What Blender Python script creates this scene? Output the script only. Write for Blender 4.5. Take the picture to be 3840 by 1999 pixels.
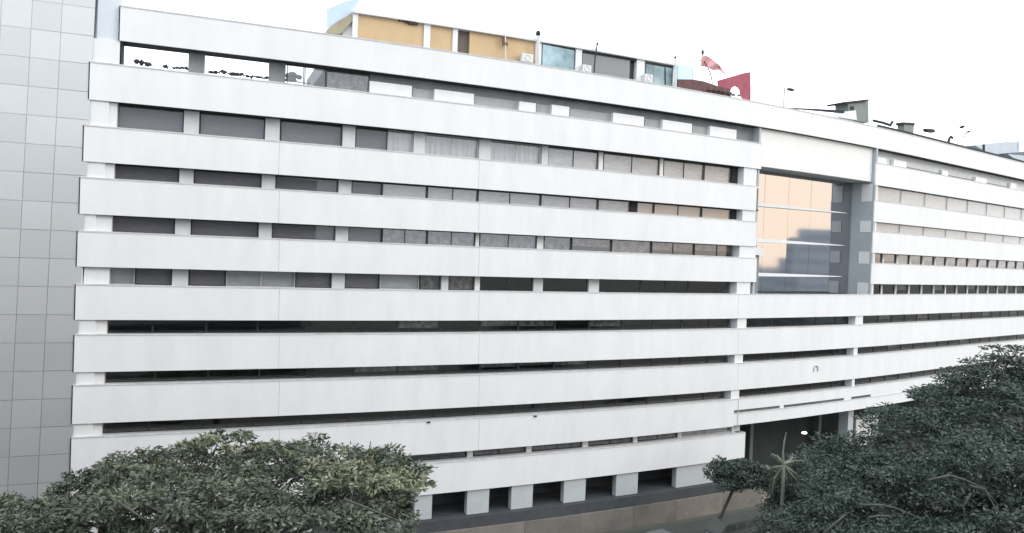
import bpy, math, random
import numpy as np
from mathutils import Vector, Matrix
R = math.radians
rnd = random.Random(7)
for o in list(bpy.data.objects): bpy.data.objects.remove(o)
scene = bpy.context.scene
col = scene.collection

# ------------------------------------------------------------------ camera, sky, sun, exposure
F_PX, PITCH, ROLL = 2900.0, R(-1.007), R(2.141)
_F = np.array([0, math.cos(PITCH), math.sin(PITCH)])
_U0 = np.array([0, -math.sin(PITCH), math.cos(PITCH)])
_R0 = np.array([1.0, 0, 0])
_R = math.cos(ROLL)*_R0 + math.sin(ROLL)*_U0
_U = -math.sin(ROLL)*_R0 + math.cos(ROLL)*_U0
cam = bpy.data.cameras.new('camera'); camo = bpy.data.objects.new('camera', cam); col.objects.link(camo)
cam.sensor_width = 36; cam.lens = 36*F_PX/3840; cam.clip_start = 0.3; cam.clip_end = 6000
M = Matrix(((_R[0], _U[0], -_F[0], 0), (_R[1], _U[1], -_F[1], 0), (_R[2], _U[2], -_F[2], 0), (0, 0, 0, 1)))
camo.matrix_world = M
scene.camera = camo

SUN_AZ, SUN_EL = R(-12), R(24)            # azimuth measured from +X
sd = Vector((math.cos(SUN_AZ)*math.cos(SUN_EL), math.sin(SUN_AZ)*math.cos(SUN_EL), math.sin(SUN_EL)))
w = bpy.data.worlds.new('World'); scene.world = w; w.use_nodes = True
nt = w.node_tree; nt.nodes.clear(); N = nt.nodes.new; L = nt.links.new
out = N('ShaderNodeOutputWorld'); bg = N('ShaderNodeBackground'); bg.inputs[1].default_value = 0.1
L(bg.outputs[0], out.inputs[0])
sky = N('ShaderNodeTexSky'); sky.sky_type = 'NISHITA'; sky.sun_disc = False
sky.sun_elevation = SUN_EL; sky.sun_rotation = R(90)-SUN_AZ
sky.air_density = 1.4; sky.dust_density = 3.0
tc = N('ShaderNodeTexCoord')
dot = N('ShaderNodeVectorMath'); dot.operation = 'DOT_PRODUCT'; L(tc.outputs['Generated'], dot.inputs[0])
dot.inputs[1].default_value = (.995, -.07, .06)      # dusk glow low on the horizon under the sun
def mth(op, a, b=None, clamp=False):
    n = N('ShaderNodeMath'); n.operation = op; n.use_clamp = clamp
    for i, v in enumerate((a, b)):
        if v is None: continue
        if isinstance(v, (int, float)): n.inputs[i].default_value = v
        else: L(v, n.inputs[i])
    return n.outputs[0]
glow = mth('POWER', mth('MAXIMUM', dot.outputs['Value'], 0.0), 14.0)
gc = N('ShaderNodeMix'); gc.data_type = 'RGBA'; gc.inputs[6].default_value = (14.2, 15.1, 16.1, 1)
gc.inputs[7].default_value = (15.2, 12.3, 9.9, 1); L(glow, gc.inputs[0])
mx = N('ShaderNodeMix'); mx.data_type = 'RGBA'; mx.inputs[0].default_value = 0.98
L(sky.outputs[0], mx.inputs[6]); L(gc.outputs[2], mx.inputs[7]); L(mx.outputs[2], bg.inputs[0])
sun = bpy.data.lights.new('sun', 'SUN'); sun.energy = 0.6; sun.angle = R(14); sun.color = (1, .9, .8)
suno = bpy.data.objects.new('sun', sun); col.objects.link(suno)
suno.rotation_euler = (-sd).to_track_quat('-Z', 'Y').to_euler()
vs = scene.view_settings; vs.view_transform = 'Standard'; vs.look = 'None'; vs.gamma = 1; vs.exposure = 0.43
vs.use_curve_mapping = False
scene.render.resolution_x = 1024; scene.render.resolution_y = 533

# ------------------------------------------------------------------ survey helpers
def ray(x, y): return _F + _R*((x-1920)/F_PX) - _U*((y-999.5)/F_PX)
def W(x, y, depth):
    d = ray(x, y); return d*(depth/d[1])
def proj(X):
    X = np.asarray(X); q = X@_F; return 1920+F_PX*(X@_R)/q, 999.5-F_PX*(X@_U)/q
# facade plan: a gently bending curve, s = metres along it, off = metres in front of it
S_MIN, S_MAX, DS = -22.0, 150.0, 0.25
_sn = [9.8, 37.0, 63.0, 82.0]; _an = [21.3, 26.785, 33.26, 36.97]
_s = np.arange(S_MIN, S_MAX+DS, DS)
_a = np.radians(np.interp(_s, _sn, _an))
_c = np.cos(_a); _sa = np.sin(_a)
_px = np.concatenate([[0], np.cumsum((_c[1:]+_c[:-1])/2*DS)]); _py = np.concatenate([[0], np.cumsum((_sa[1:]+_sa[:-1])/2*DS)])
_i0 = int(round(-S_MIN/DS))
_px += -26.567-_px[_i0]; _py += 48.706-_py[_i0]
def C(s, off=0.0):
    x = np.interp(s, _s, _px); y = np.interp(s, _s, _py); a = np.interp(s, _s, _a)
    return x+math.sin(a)*off, y-math.cos(a)*off
def Fz(x, y, off=0.0):
    """point of the facade surface (s, z) seen at photo pixel x, y"""
    d = ray(x, y)
    ox = _px+_sa*off; oy = _py-_c*off
    cr = ox*d[1]-oy*d[0]
    k = np.where((cr[:-1] <= 0) & (cr[1:] > 0))[0]
    i = int(k[0]) if len(k) else (0 if cr[0] > 0 else len(_s)-2)
    t = -cr[i]/(cr[i+1]-cr[i])
    s = _s[i]+t*DS
    X, Y = C(s, off); dep = X*d[0]+Y*d[1]; dep /= d[0]**2+d[1]**2
    return s, d[2]*dep
def sx(x, z, off=0.0):
    y = 900
    for _ in range(5):
        s, _z = Fz(x, y, off); X, Y = C(s, off); y = proj((X, Y, z))[1]
    return s
def P3(s, off, z):
    X, Y = C(s, off); return (X, Y, z)

# ------------------------------------------------------------------ object helpers
class MB:
    def __init__(s): s.v = []; s.f = []; s.sm = False
    def poly(s, pts):
        b = len(s.v); s.v += [tuple(p) for p in pts]; s.f.append(list(range(b, b+len(pts))))
    def hexa(s, p):            # p: 8 points, bottom 4 (ccw from above) then top 4
        b = len(s.v); s.v += [tuple(q) for q in p]
        for f in ((3,2,1,0),(4,5,6,7),(0,1,5,4),(1,2,6,5),(2,3,7,6),(3,0,4,7)): s.f.append([b+i for i in f])
        return s
    def strip(s, s1, s2, z1, z2, o1, o2, step=1.6, z1b=None, z2b=None):
        """solid following the facade from s1 to s2, front at off o1, back at o2"""
        if s2-s1 < 1e-4: return s
        n = max(1, int(math.ceil((s2-s1)/step))); b = len(s.v)
        for i in range(n+1):
            t = i/n; q = s1+(s2-s1)*t
            a1 = z1 if z1b is None else z1+(z1b-z1)*t; a2 = z2 if z2b is None else z2+(z2b-z2)*t
            s.v += [P3(q, o1, a1), P3(q, o2, a1), P3(q, o2, a2), P3(q, o1, a2)]
        for i in range(n):
            k = b+4*i
            for j in range(4):
                j2 = (j+1) % 4
                s.f.append([k+j, k+j2, k+4+j2, k+4+j][::-1])
        s.f.append([b, b+1, b+2, b+3][::-1][::-1]); s.f.append([b+4*n+3, b+4*n+2, b+4*n+1, b+4*n])
        return s
    def box(s, c, d, rz=0):
        c = Vector(c); x, y, z = d[0]/2, d[1]/2, d[2]/2; m = Matrix.Rotation(rz, 3, 'Z')
        return s.hexa([c+m@Vector(q) for q in ((-x,-y,-z),(x,-y,-z),(x,y,-z),(-x,y,-z),(-x,-y,z),(x,-y,z),(x,y,z),(-x,y,z))])
    def tube(s, pts, rad, n=7, cap=True):
        pts = [Vector(p) for p in pts]; rad = rad if isinstance(rad, (list, tuple)) else [rad]*len(pts)
        b = len(s.v); up = Vector((0.13, 0.07, 1)).normalized()
        for i, p in enumerate(pts):
            t = (pts[min(i+1, len(pts)-1)]-pts[max(i-1, 0)]).normalized()
            u = t.cross(up)
            if u.length < .05: u = t.cross(Vector((1, 0, 0)))
            u.normalize(); v = t.cross(u)
            for k in range(n):
                a = 2*math.pi*k/n; s.v.append(tuple(p+(u*math.cos(a)+v*math.sin(a))*rad[i]))
        for i in range(len(pts)-1):
            for k in range(n):
                k2 = (k+1) % n; s.f.append([b+i*n+k, b+i*n+k2, b+(i+1)*n+k2, b+(i+1)*n+k])
        if cap:
            s.f.append([b+k for k in range(n)][::-1]); e = b+(len(pts)-1)*n; s.f.append([e+k for k in range(n)])
        return s
    def ball(s, c, r, n=10, m=6, sc=(1, 1, 1)):
        b = len(s.v); c = Vector(c)
        for i in range(m+1):
            th = math.pi*i/m
            for k in range(n):
                a = 2*math.pi*k/n
                s.v.append((c.x+r*sc[0]*math.sin(th)*math.cos(a), c.y+r*sc[1]*math.sin(th)*math.sin(a), c.z+r*sc[2]*math.cos(th)))
        for i in range(m):
            for k in range(n):
                k2 = (k+1) % n; s.f.append([b+i*n+k, b+(i+1)*n+k, b+(i+1)*n+k2, b+i*n+k2])
        return s
    def build(s, name, mat, parent=None, smooth=False, **props):
        me = bpy.data.meshes.new(name); me.from_pydata(s.v, [], s.f); me.validate(); me.materials.append(mat)
        import bmesh
        bm = bmesh.new(); bm.from_mesh(me); bmesh.ops.recalc_face_normals(bm, faces=bm.faces); bm.to_mesh(me); bm.free()
        if smooth: me.polygons.foreach_set('use_smooth', [True]*len(me.polygons))
        o = bpy.data.objects.new(name, me); col.objects.link(o)
        if parent is not None: put(o, parent)
        for k, v in props.items(): o[k] = v
        return o
WM = {}
def put(o, parent):
    o.parent = parent; o.matrix_parent_inverse = Matrix.Translation(-WM.get(parent.name, Vector()))
    WM[o.name] = Vector((0, 0, 0)) if o.name not in WM else WM[o.name]
def thing(name, loc, label, cat, group=None):
    o = bpy.data.objects.new(name, None); col.objects.link(o); o.location = loc; o.empty_display_size = .3
    WM[o.name] = Vector(loc); o['label'] = label; o['category'] = cat
    if group: o['group'] = group
    return o
def tag(o, label, cat, group=None):
    o['label'] = label; o['category'] = cat
    if group: o['group'] = group
    return o

# ------------------------------------------------------------------ materials
def mat(name, c, rough=.7, metal=0, var=.0, vscale=(1, 1, 1), ns=1.0, c2=None, bump=0, bscale=8, island=0, coat=0, spec=.5, emit=None):
    m = bpy.data.materials.new(name); m.use_nodes = True; t = m.node_tree; b = t.nodes['Principled BSDF']
    b.inputs['Base Color'].default_value = (*c, 1); b.inputs['Roughness'].default_value = rough
    b.inputs['Metallic'].default_value = metal; b.inputs['Specular IOR Level'].default_value = spec
    if coat: b.inputs['Coat Weight'].default_value = coat; b.inputs['Coat Roughness'].default_value = .05
    tcn = t.nodes.new('ShaderNodeTexCoord'); mp = t.nodes.new('ShaderNodeMapping'); mp.inputs['Scale'].default_value = vscale
    t.links.new(tcn.outputs['Object'], mp.inputs[0])
    src = None
    if var or c2:
        nz = t.nodes.new('ShaderNodeTexNoise'); nz.inputs['Scale'].default_value = ns; nz.inputs['Detail'].default_value = 6; nz.inputs['Roughness'].default_value = .62
        t.links.new(mp.outputs[0], nz.inputs[0])
        rp = t.nodes.new('ShaderNodeValToRGB'); rp.color_ramp.elements[0].position = .32; rp.color_ramp.elements[1].position = .68
        d = c2 if c2 else tuple(x*(1-var) for x in c)
        rp.color_ramp.elements[0].color = (*d, 1); rp.color_ramp.elements[1].color = (*c, 1)
        t.links.new(nz.outputs[0], rp.inputs[0]); src = rp.outputs[0]
    if island:
        g = t.nodes.new('ShaderNodeNewGeometry'); hs = t.nodes.new('ShaderNodeHueSaturation')
        mr = t.nodes.new('ShaderNodeMapRange'); mr.inputs[3].default_value = 1-island; mr.inputs[4].default_value = 1+island
        t.links.new(g.outputs['Random Per Island'], mr.inputs[0]); t.links.new(mr.outputs[0], hs.inputs['Value'])
        if src: t.links.new(src, hs.inputs['Color'])
        else: hs.inputs['Color'].default_value = (*c, 1)
        src = hs.outputs[0]
    if src: t.links.new(src, b.inputs['Base Color'])
    if bump:
        n2 = t.nodes.new('ShaderNodeTexNoise'); n2.inputs['Scale'].default_value = bscale; n2.inputs['Detail'].default_value = 4
        t.links.new(tcn.outputs['Object'], n2.inputs[0]); bp = t.nodes.new('ShaderNodeBump'); bp.inputs['Strength'].default_value = bump; bp.inputs['Distance'].default_value = .05
        t.links.new(n2.outputs[0], bp.inputs['Height']); t.links.new(bp.outputs[0], b.inputs['Normal'])
    if emit:
        b.inputs['Emission Color'].default_value = (*emit[0], 1); b.inputs['Emission Strength'].default_value = emit[1]
    return m
def glassmat(name, tint, refl=1.0, boost=.03):
    m = bpy.data.materials.new(name); m.use_nodes = True; t = m.node_tree; t.nodes.clear(); n = t.nodes.new; l = t.links.new
    o = n('ShaderNodeOutputMaterial'); mixn = n('ShaderNodeMixShader'); tr = n('ShaderNodeBsdfTransparent'); gl = n('ShaderNodeBsdfGlossy')
    tr.inputs[0].default_value = (*tint, 1); gl.inputs['Roughness'].default_value = .02; gl.inputs[0].default_value = (refl, refl, refl, 1)
    fr = n('ShaderNodeFresnel'); ge = n('ShaderNodeNewGeometry'); ir = n('ShaderNodeMapRange')
    ir.inputs[3].default_value = 1.45; ir.inputs[4].default_value = 1/1.45; l(ge.outputs['Backfacing'], ir.inputs[0]); l(ir.outputs[0], fr.inputs[0])
    ad = n('ShaderNodeMath'); ad.operation = 'ADD'; ad.inputs[1].default_value = boost; l(fr.outputs[0], ad.inputs[0])
    l(ad.outputs[0], mixn.inputs[0]); l(tr.outputs[0], mixn.inputs[1]); l(gl.outputs[0], mixn.inputs[2]); l(mixn.outputs[0], o.inputs[0])
    return m
WHITE = mat('white_paint', (.80, .80, .80), .55, var=.08, vscale=(.55, .55, .16), ns=1.3, bump=.08, bscale=2.2)
WHITE2 = mat('white_board', (.74, .73, .71), .6, var=.08, ns=.9)
COPE = mat('coping_grey', (.66, .66, .655), .7, var=.25, ns=1.5)
PIER = mat('pier_render', (.62, .62, .62), .8, var=.15, ns=1.2, bump=.1)
CONC = mat('grey_concrete', (.26, .275, .28), .85, var=.25, ns=.8, vscale=(1, 1, .4), bump=.15)
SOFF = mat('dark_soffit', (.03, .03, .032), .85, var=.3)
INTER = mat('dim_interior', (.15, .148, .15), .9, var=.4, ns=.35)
FRAME = mat('dark_frame', (.035, .036, .04), .5)
LFRAME = mat('pale_frame', (.5, .5, .49), .5)
PANE = glassmat('clear_pane', (.86, .87, .88))
PANE_D = glassmat('tinted_pane', (.8, .8, .82), .72, .0)
PANE_G = glassmat('green_pane', (.26, .36, .34), 1, .03)
RAILG = glassmat('pale_blue_glass', (.62, .80, .95), 1, .05)
MIRROR = mat('mirror_glass', (.47, .475, .49), .05, metal=1)
GBLIND = mat('grey_blind', (.45, .445, .44), .8, var=.18, vscale=(1, 1, 6), ns=2)
PBLIND = mat('pinkish_blind', (.80, .74, .70), .8, var=.28, vscale=(1, 1, 3), ns=1.6)
PEACH = mat('peach_blind', (.84, .64, .50), .8, var=.15, ns=1.2)
LBLIND = mat('pale_green_blind', (.74, .75, .73), .8, var=.18, vscale=(1, 1, 3), ns=1.3)
CURT = mat('beige_curtain', (.84, .81, .79), .85, var=.3, vscale=(3, 3, .3), ns=1.6)
MOTTLE = mat('cluttered_blind', (.40, .375, .36), .85, c2=(.10, .094, .09), ns=2.4)
OCHRE = mat('ochre_render', (.64, .46, .27), .85, var=.12, ns=.7, bump=.12)
KHAKI = mat('khaki_render', (.42, .37, .26), .85, var=.2, ns=1)
DOORM = mat('brown_shutter', (.16, .125, .115), .7, var=.2, vscale=(1, 1, 8), ns=2)
SHUT = mat('grey_shutter', (.27, .28, .285), .6, var=.15, vscale=(1, 1, 10), ns=2)
CLAD = mat('grey_cladding', (.60, .61, .61), .5, metal=.62, var=.05, ns=.25)
JOINT = mat('dark_joint', (.56, .57, .58), .6)
_t = CLAD.node_tree; _oi = _t.nodes.new('ShaderNodeObjectInfo'); _mr = _t.nodes.new('ShaderNodeMapRange'); _mr.inputs[3].default_value = .95; _mr.inputs[4].default_value = 1.05
_hs = _t.nodes.new('ShaderNodeHueSaturation'); _b = _t.nodes['Principled BSDF']; _src = _b.inputs['Base Color'].links[0].from_socket
_t.links.new(_oi.outputs['Random'], _mr.inputs[0]); _t.links.new(_mr.outputs[0], _hs.inputs['Value']); _t.links.new(_src, _hs.inputs['Color']); _t.links.new(_hs.outputs[0], _b.inputs['Base Color'])
JAMB = mat('bluish_grey_cladding', (.44, .475, .50), .5, var=.12, ns=.5)
TAN = mat('tan_stone', (.205, .187, .162), .9, var=.3, ns=.7, bump=.25, bscale=5)
TAN2 = mat('tan_stone_light', (.25, .225, .194), .9, var=.25, ns=.9, bump=.25, bscale=5)
SLATE = mat('dark_ledge', (.07, .078, .085), .85, var=.25, ns=1)
METD = mat('dark_metal', (.028, .028, .03), .85)
METL = mat('pale_metal', (.66, .68, .70), .45)
ACW = mat('aircon_white', (.72, .72, .70), .5, var=.08)
REDC = mat('red_sheet', (.42, .11, .145), .85, var=.3, ns=1.4)
PINK = mat('pink_cloth', (.72, .40, .40), .9, var=.3, ns=2)
MAROON = mat('maroon_panel', (.17, .085, .085), .85, var=.4, ns=2)
RUBB = mat('brown_rubble', (.12, .09, .075), .95, var=.4, ns=3)
HUT = mat('green_grey_sheet', (.20, .235, .22), .6, var=.2, ns=1)
CANO = mat('pale_blue_sheet', (.50, .56, .62), .5, var=.15, ns=1)
NAVY = mat('navy_sheet', (.09, .12, .17), .5, var=.2)
BARK = mat('grey_bark', (.10, .092, .08), .95, var=.4, ns=4, bump=.4, bscale=12)
LEAFA = mat('olive_leaves', (.145, .168, .115), .6, c2=(.055, .074, .053), ns=.55, island=.55, spec=.35)
LEAFY = mat('yellow_green_leaves', (.27, .28, .18), .6, c2=(.09, .11, .065), ns=1.2, island=.5, spec=.35)
LEAFB = mat('dark_green_leaves', (.098, .125, .105), .65, c2=(.045, .066, .055), ns=.5, island=.4, spec=.3)
LEAFC = mat('pale_fronds', (.17, .195, .145), .6, island=.3)
GROUND = mat('ground_soil', (.10, .105, .085), .95, var=.35, ns=.3, bump=.3, bscale=3)
ASPH = mat('asphalt', (.05, .05, .052), .9, var=.25, ns=1.2, bump=.2, bscale=14)
PAVE = mat('pavement_concrete', (.068, .075, .066), .9, var=.2, ns=.8, bump=.15)
KERB = mat('kerb_concrete', (.28, .28, .27), .9, var=.15)
PAINT = mat('road_paint', (.75, .75, .72), .8, var=.15)
BLOCKF = mat('far_hazed_render', (.46, .50, .54), .9, var=.1, ns=.1)  # far walls and windows made paler in colour to stand in for haze
BLOCKW = mat('far_hazed_window', (.34, .38, .42), .6)
BLOCK = mat('far_render', (.22, .23, .235), .85, var=.15, ns=.2)
LIGHTM = mat('lamp_diffuser', (.8, .8, .8), .4, emit=((1, .97, .92), 6))
CARG = mat('grey_green_car_paint', (.085, .10, .092), .5)
CARS = mat('silver_car_paint', (.12, .135, .13), .45)
RUBBER = mat('tyre_rubber', (.02, .02, .02), .9)
EMB = mat('emblem_grey', (.42, .43, .45), .6)

# ------------------------------------------------------------------ setting
GZ = -22.75
def sheet(name, pts, m, z, kind='structure'):
    b = MB(); b.poly([(x, y, z) for x, y in pts]); o = b.build(name, m); o['kind'] = kind; return o
sheet('ground', [(-2500, -2500), (3500, -2500), (3500, 3500), (-2500, 3500)], GROUND, GZ-.02)
def ribbon(name, o1, o2, m, z1, z2):
    b = MB()
    if z1 == z2:
        q = np.arange(-20, 140, 3.0)
        for a, c in zip(q[:-1], q[1:]): b.poly([P3(a, o1, z1), P3(c, o1, z1), P3(c, o2, z1), P3(a, o2, z1)])
    else: b.strip(-20, 138, z1, z2, o1, o2, 3)
    o = b.build(name, m); o['kind'] = 'structure'; return o
ribbon('road', 20, 6.2, ASPH, GZ-.012, GZ-.012)
ribbon('pavement', 6, 1.3, PAVE, GZ-.1, GZ+.1)
ribbon('kerb', 6.2, 6.003, KERB, GZ-.1, GZ+.12)
ml = MB()
for a in np.arange(-18, 132, 6.0):
    for_ = [P3(a, 13.1, GZ-.006), P3(a+3, 13.1, GZ-.006), P3(a+3, 12.95, GZ-.006), P3(a, 12.95, GZ-.006)]; ml.poly(for_)
o = ml.build('road_marking', PAINT); o['kind'] = 'structure'

# ------------------------------------------------------------------ the white banded building
Z = dict(pt=14.71, pb=12.51)
ZT = {1: 10.99, 2: 7.01, 3: 3.75, 4: .38, 5: -2.97, 6: -6.14, 7: -9.34, 8: -12.64, 9: -15.84}
ZB = {0: 12.51, 1: 8.62, 2: 4.74, 3: 1.44, 4: -1.87, 5: -5.22, 6: -8.53, 7: -11.80, 8: -15.15, 9: -18.19}
LX = {0: 450, 1: 336, 2: 314, 3: 300, 4: 290, 5: 283, 6: 278, 7: 272, 8: 266, 9: 262}   # left ends of the bands
sL = {k: sx(LX[k], (ZT.get(k, 14.7)+ZB[k])/2) for k in LX}
sB = sx(2850, 6.0); sC = sx(3277, 5.0); sEND = 132.0
GLZ = -0.95                     # glazing plane
bld = thing('office_building', P3(30, 0, GZ), 'long curved white office building with stacked horizontal bands', 'building')
TH = .12
def band(s1, s2, z1, z2, o1=0.0, name='spandrel_band', m=WHITE):
    b = MB(); b.strip(s1, s2, z1, z2, o1, o1-TH, 1.2)
    o = b.build(name, m, bld)
    if s1 < 3: MB().strip(s1-.07, s1-.004, z1+.02, z2-.02, o1-.004, o1-.3).build('gap_shade_strip', METD, bld)  # dark solid strip stands in for the shade between tower and band
    # coping: thin lip along the top edge, a few mm proud
    c = MB(); c.strip(s1+.004, s2-.004, z2-.07, z2+.02, o1+.03, o1-TH-.03, 1.2); c.build('coping', COPE, o)
    return o
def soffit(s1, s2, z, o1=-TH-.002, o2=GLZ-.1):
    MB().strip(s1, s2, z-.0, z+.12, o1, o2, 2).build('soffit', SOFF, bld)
def sill(s1, s2, z):
    MB().strip(s1, s2, z-.14, z-.03, -TH-.034, GLZ-.1, 2).build('sill', WHITE, bld)
# parapet (runs over everything) and bands
band(sL[0], sEND, Z['pb'], Z['pt'])
for k in range(1, 10):
    if k <= 4:
        e = sB if k == 1 else sx(2837, (ZT[k]+ZB[k])/2)
        band(sL[k], e, ZB[k], ZT[k]); band(sC, sEND, ZB[k], ZT[k])
    elif k in (5, 6, 7): band(sL[k], sEND, ZB[k], ZT[k])
    elif k == 8:
        s8 = sx(2752, -14); band(sL[8], s8, ZB[8], ZT[8])
        zs = -13.83
        band(s8+.003, sEND, zs+.14, ZT[8], -.05); band(s8+.003, sEND, ZB[8]+.05, zs-.14, -.05)
        MB().strip(s8+.1, sEND, zs-.2, zs+.2, -.3, -.4, 2).build('slot_back', SLATE, bld)
        for (a, b2) in ((2926, 2941), (3167, 3194), (3268, 3420)):
            MB().strip(sx(a, zs), sx(b2, zs), zs-.139, zs+.139, -.053, -.29, 1).build('spacer_block', WHITE, bld)
    else:
        s9 = sx(2792, -17); band(sL[9], s9, ZB[9], ZT[9])
        MB().strip(s9+.002, s9+.06, ZB[9]-.01, ZT[9]+.01, 0, -3.2).build('end_wall', WHITE, bld)
# floor slabs, dim rooms behind the glass
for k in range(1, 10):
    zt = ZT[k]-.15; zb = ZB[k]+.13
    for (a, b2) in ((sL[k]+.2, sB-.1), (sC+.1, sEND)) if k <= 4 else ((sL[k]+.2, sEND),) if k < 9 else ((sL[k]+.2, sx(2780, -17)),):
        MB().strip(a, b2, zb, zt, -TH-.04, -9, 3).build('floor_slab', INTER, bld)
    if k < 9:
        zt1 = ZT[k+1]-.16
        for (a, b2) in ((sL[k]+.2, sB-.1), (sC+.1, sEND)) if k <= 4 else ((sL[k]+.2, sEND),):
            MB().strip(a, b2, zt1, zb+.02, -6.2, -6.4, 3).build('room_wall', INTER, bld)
# main end wall / right-hand jamb of the glass bay
MB().strip(sB-.25, sB-.02, ZT[5]-.1, Z['pb']+.1, -TH-.05, -3.4).build('bay_side_wall', JAMB, bld)
MB().strip(sC+.02, sC+.3, ZT[5]-.1, Z['pb']+.1, -.04, -3.4).build('bay_side_wall', JAMB, bld)

# --- opening contents ------------------------------------------------------
def prism_strip(name, s1, s2, z1, z2, o1, o2, m, parent=None): return MB().strip(s1, s2, z1, z2, o1, o2, 1.5).build(name, m, parent or bld)
def window(s1, s2, z1, z2, kind, mull=0, off=GLZ):
    if s2-s1 < .25: return
    fr = MB(); w_ = .055
    fr.strip(s1, s2, z1, z1+w_, off+.05, off-.05, 2); fr.strip(s1, s2, z2-w_, z2, off+.05, off-.05, 2)
    n = mull+2
    for i in range(n):
        q = s1+(s2-s1-w_)*i/(n-1); fr.strip(q, q+w_, z1+w_, z2-w_, off+.048, off-.048)
    fo = fr.build('window', LFRAME if kind in 'CL' else FRAME, bld)
    pm = {'D': PANE_D, 'G': PANE_D, 'T': PANE_G}.get(kind, PANE)
    for i in range(n-1):
        a = s1+(s2-s1-w_)*i/(n-1)+w_+.003; b2 = s1+(s2-s1-w_)*(i+1)/(n-1)-.003
        MB().strip(a, b2, z1+w_+.003, z2-w_-.003, off+.008, off-.002, 3).build('pane', pm, fo)
    zz = z1+.06
    bm_ = {'G': GBLIND, 'B': PBLIND, 'E': PEACH, 'L': LBLIND, 'M': MOTTLE}.get(kind)
    if kind == 'H': bm_ = MOTTLE; zz = z1+(z2-z1)*rnd.uniform(.3, .55)
    if bm_:
        MB().strip(s1+.05, s2-.05, zz, z2-.05, off-.16, off-.19, 2).build('blind', bm_, fo)
    if kind == 'C':
        cb = MB(); ln = s2-s1-.12; m_ = max(8, int(ln/.085)); b = 0
        for i in range(m_+1):
            q = s1+.06+ln*i/m_; oo = off-.22+.075*math.sin(i*1.25+.8*math.sin(i*.31)); cb.v += [P3(q, oo, z1+.05), P3(q, oo, z2-.05)]
            if i: cb.f.append([2*i-2, 2*i, 2*i+1, 2*i-1])
        cb.build('curtain', CURT, fo, smooth=True)
def pier(s1, s2, z1, z2, m=PIER, o1=GLZ+.22, o2=GLZ-.25): prism_strip('pier', s1, s2, z1, z2, o1, o2, m)
def opening(k, items, rng=None):
    """k = band above; items = (x1, x2, kind) in photo pixels"""
    z2 = ZB[k]-.003; z1 = ZT[k+1]-.03
    zc = (z1+z2)/2
    for it in items:
        x1, x2, kd = it[:3]
        off = -.16 if kd in ('P', 'PW') else GLZ
        a, b2 = sx(x1, zc, off), sx(x2, zc, off)
        if kd == 'P': prism_strip('pier', a, b2, z1, z2, -.125, GLZ-.2, WHITE)
        elif kd == 'p': pier(a, b2, z1, z2)
        elif kd == 'j': pier(a, b2, z1, z2, CONC, GLZ+.12)
        elif kd == 'm': pier(a, b2, z1, z2, WHITE2, GLZ+.1, GLZ-.1)
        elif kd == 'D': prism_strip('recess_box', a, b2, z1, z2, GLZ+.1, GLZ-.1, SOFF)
        else: window(a, b2, z1, z2, kd, it[3] if len(it) > 3 else 0)
    a, b2 = (sL[k]+.05, sB) if rng is None else rng
    soffit(a, b2, ZB[k]); sill(sL[k+1]+.05 if rng is None else rng[0], b2, ZT[k+1])
opening(1, [(332, 408, 'P'), (410, 425, 'j'), (426, 688, 'G'), (690, 747, 'p'), (750, 992, 'G'), (994, 1048, 'p'), (1052, 1281, 'G'),
            (1283, 1330, 'p'), (1333, 1452, 'G'), (1453, 1547, 'C'), (1549, 1591, 'p'), (1594, 1791, 'C', 1), (1793, 1836, 'p'), (1838, 2026, 'C', 1),
            (2028, 2051, 'p'), (2054, 2241, 'B', 1), (2243, 2259, 'm'), (2262, 2470, 'B', 1), (2472, 2484, 'm'), (2487, 2637, 'B', 1), (2640, 2738, 'B'),
            (2741, 2786, 'D'), (2788, 2836, 'P')])
opening(2, [(305, 394, 'P'), (397, 671, 'G'), (673, 726, 'p'), (728, 979, 'G'), (981, 1031, 'p'), (1033, 1266, 'G'), (1268, 1316, 'p'),
            (1318, 1431, 'G'), (1433, 1600, 'B'), (1602, 1790, 'B', 1), (1792, 2026, 'B', 1), (2028, 2240, 'B', 1), (2242, 2360, 'B'), (2362, 2386, 'D'), (2388, 2450, 'E'),
            (2452, 2628, 'E', 1), (2631, 2738, 'E'), (2740, 2781, 'D'), (2783, 2832, 'P')])
opening(3, [(292, 359, 'P'), (362, 655, 'G'), (657, 715, 'p'), (717, 968, 'G'), (970, 1018, 'p'), (1020, 1255, 'G'), (1257, 1304, 'p'),
            (1306, 1430, 'G'), (1433, 1600, 'M', 1), (1602, 1780, 'M', 1), (1782, 1795, 'm'), (1798, 2010, 'M', 1), (2012, 2036, 'm'), (2039, 2140, 'M'), (2143, 2290, 'H'),
            (2293, 2440, 'M'), (2443, 2600, 'H', 1), (2603, 2768, 'H', 1), (2772, 2832, 'P')])
opening(4, [(286, 309, 'P'), (312, 505, 'L'), (507, 644, 'G'), (646, 706, 'p'), (708, 845, 'G'), (848, 1106, 'L', 1), (1108, 1240, 'G'), (1243, 1291, 'p'),
            (1293, 1421, 'G'), (1424, 1570, 'L'), (1573, 1650, 'M'), (1652, 1678, 'p'), (1681, 1776, 'M'), (1779, 1798, 'm'), (1802, 1995, 'K', 1), (1997, 2031, 'p'),
            (2033, 2201, 'K'), (2203, 2241, 'p'), (2244, 2400, 'K'), (2402, 2580, 'K', 1), (2582, 2758, 'K'), (2762, 2812, 'P')], (sL[4]+.05, sB))
def runs(x1, x2, z, kinds, step):
    a, b2 = sx(x1, z, GLZ), sx(x2, z, GLZ); n = max(1, round((b2-a)/step))
    return [(a+(b2-a)*i/n, a+(b2-a)*(i+1)/n, kinds[i % len(kinds)]) for i in range(n)]
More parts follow.
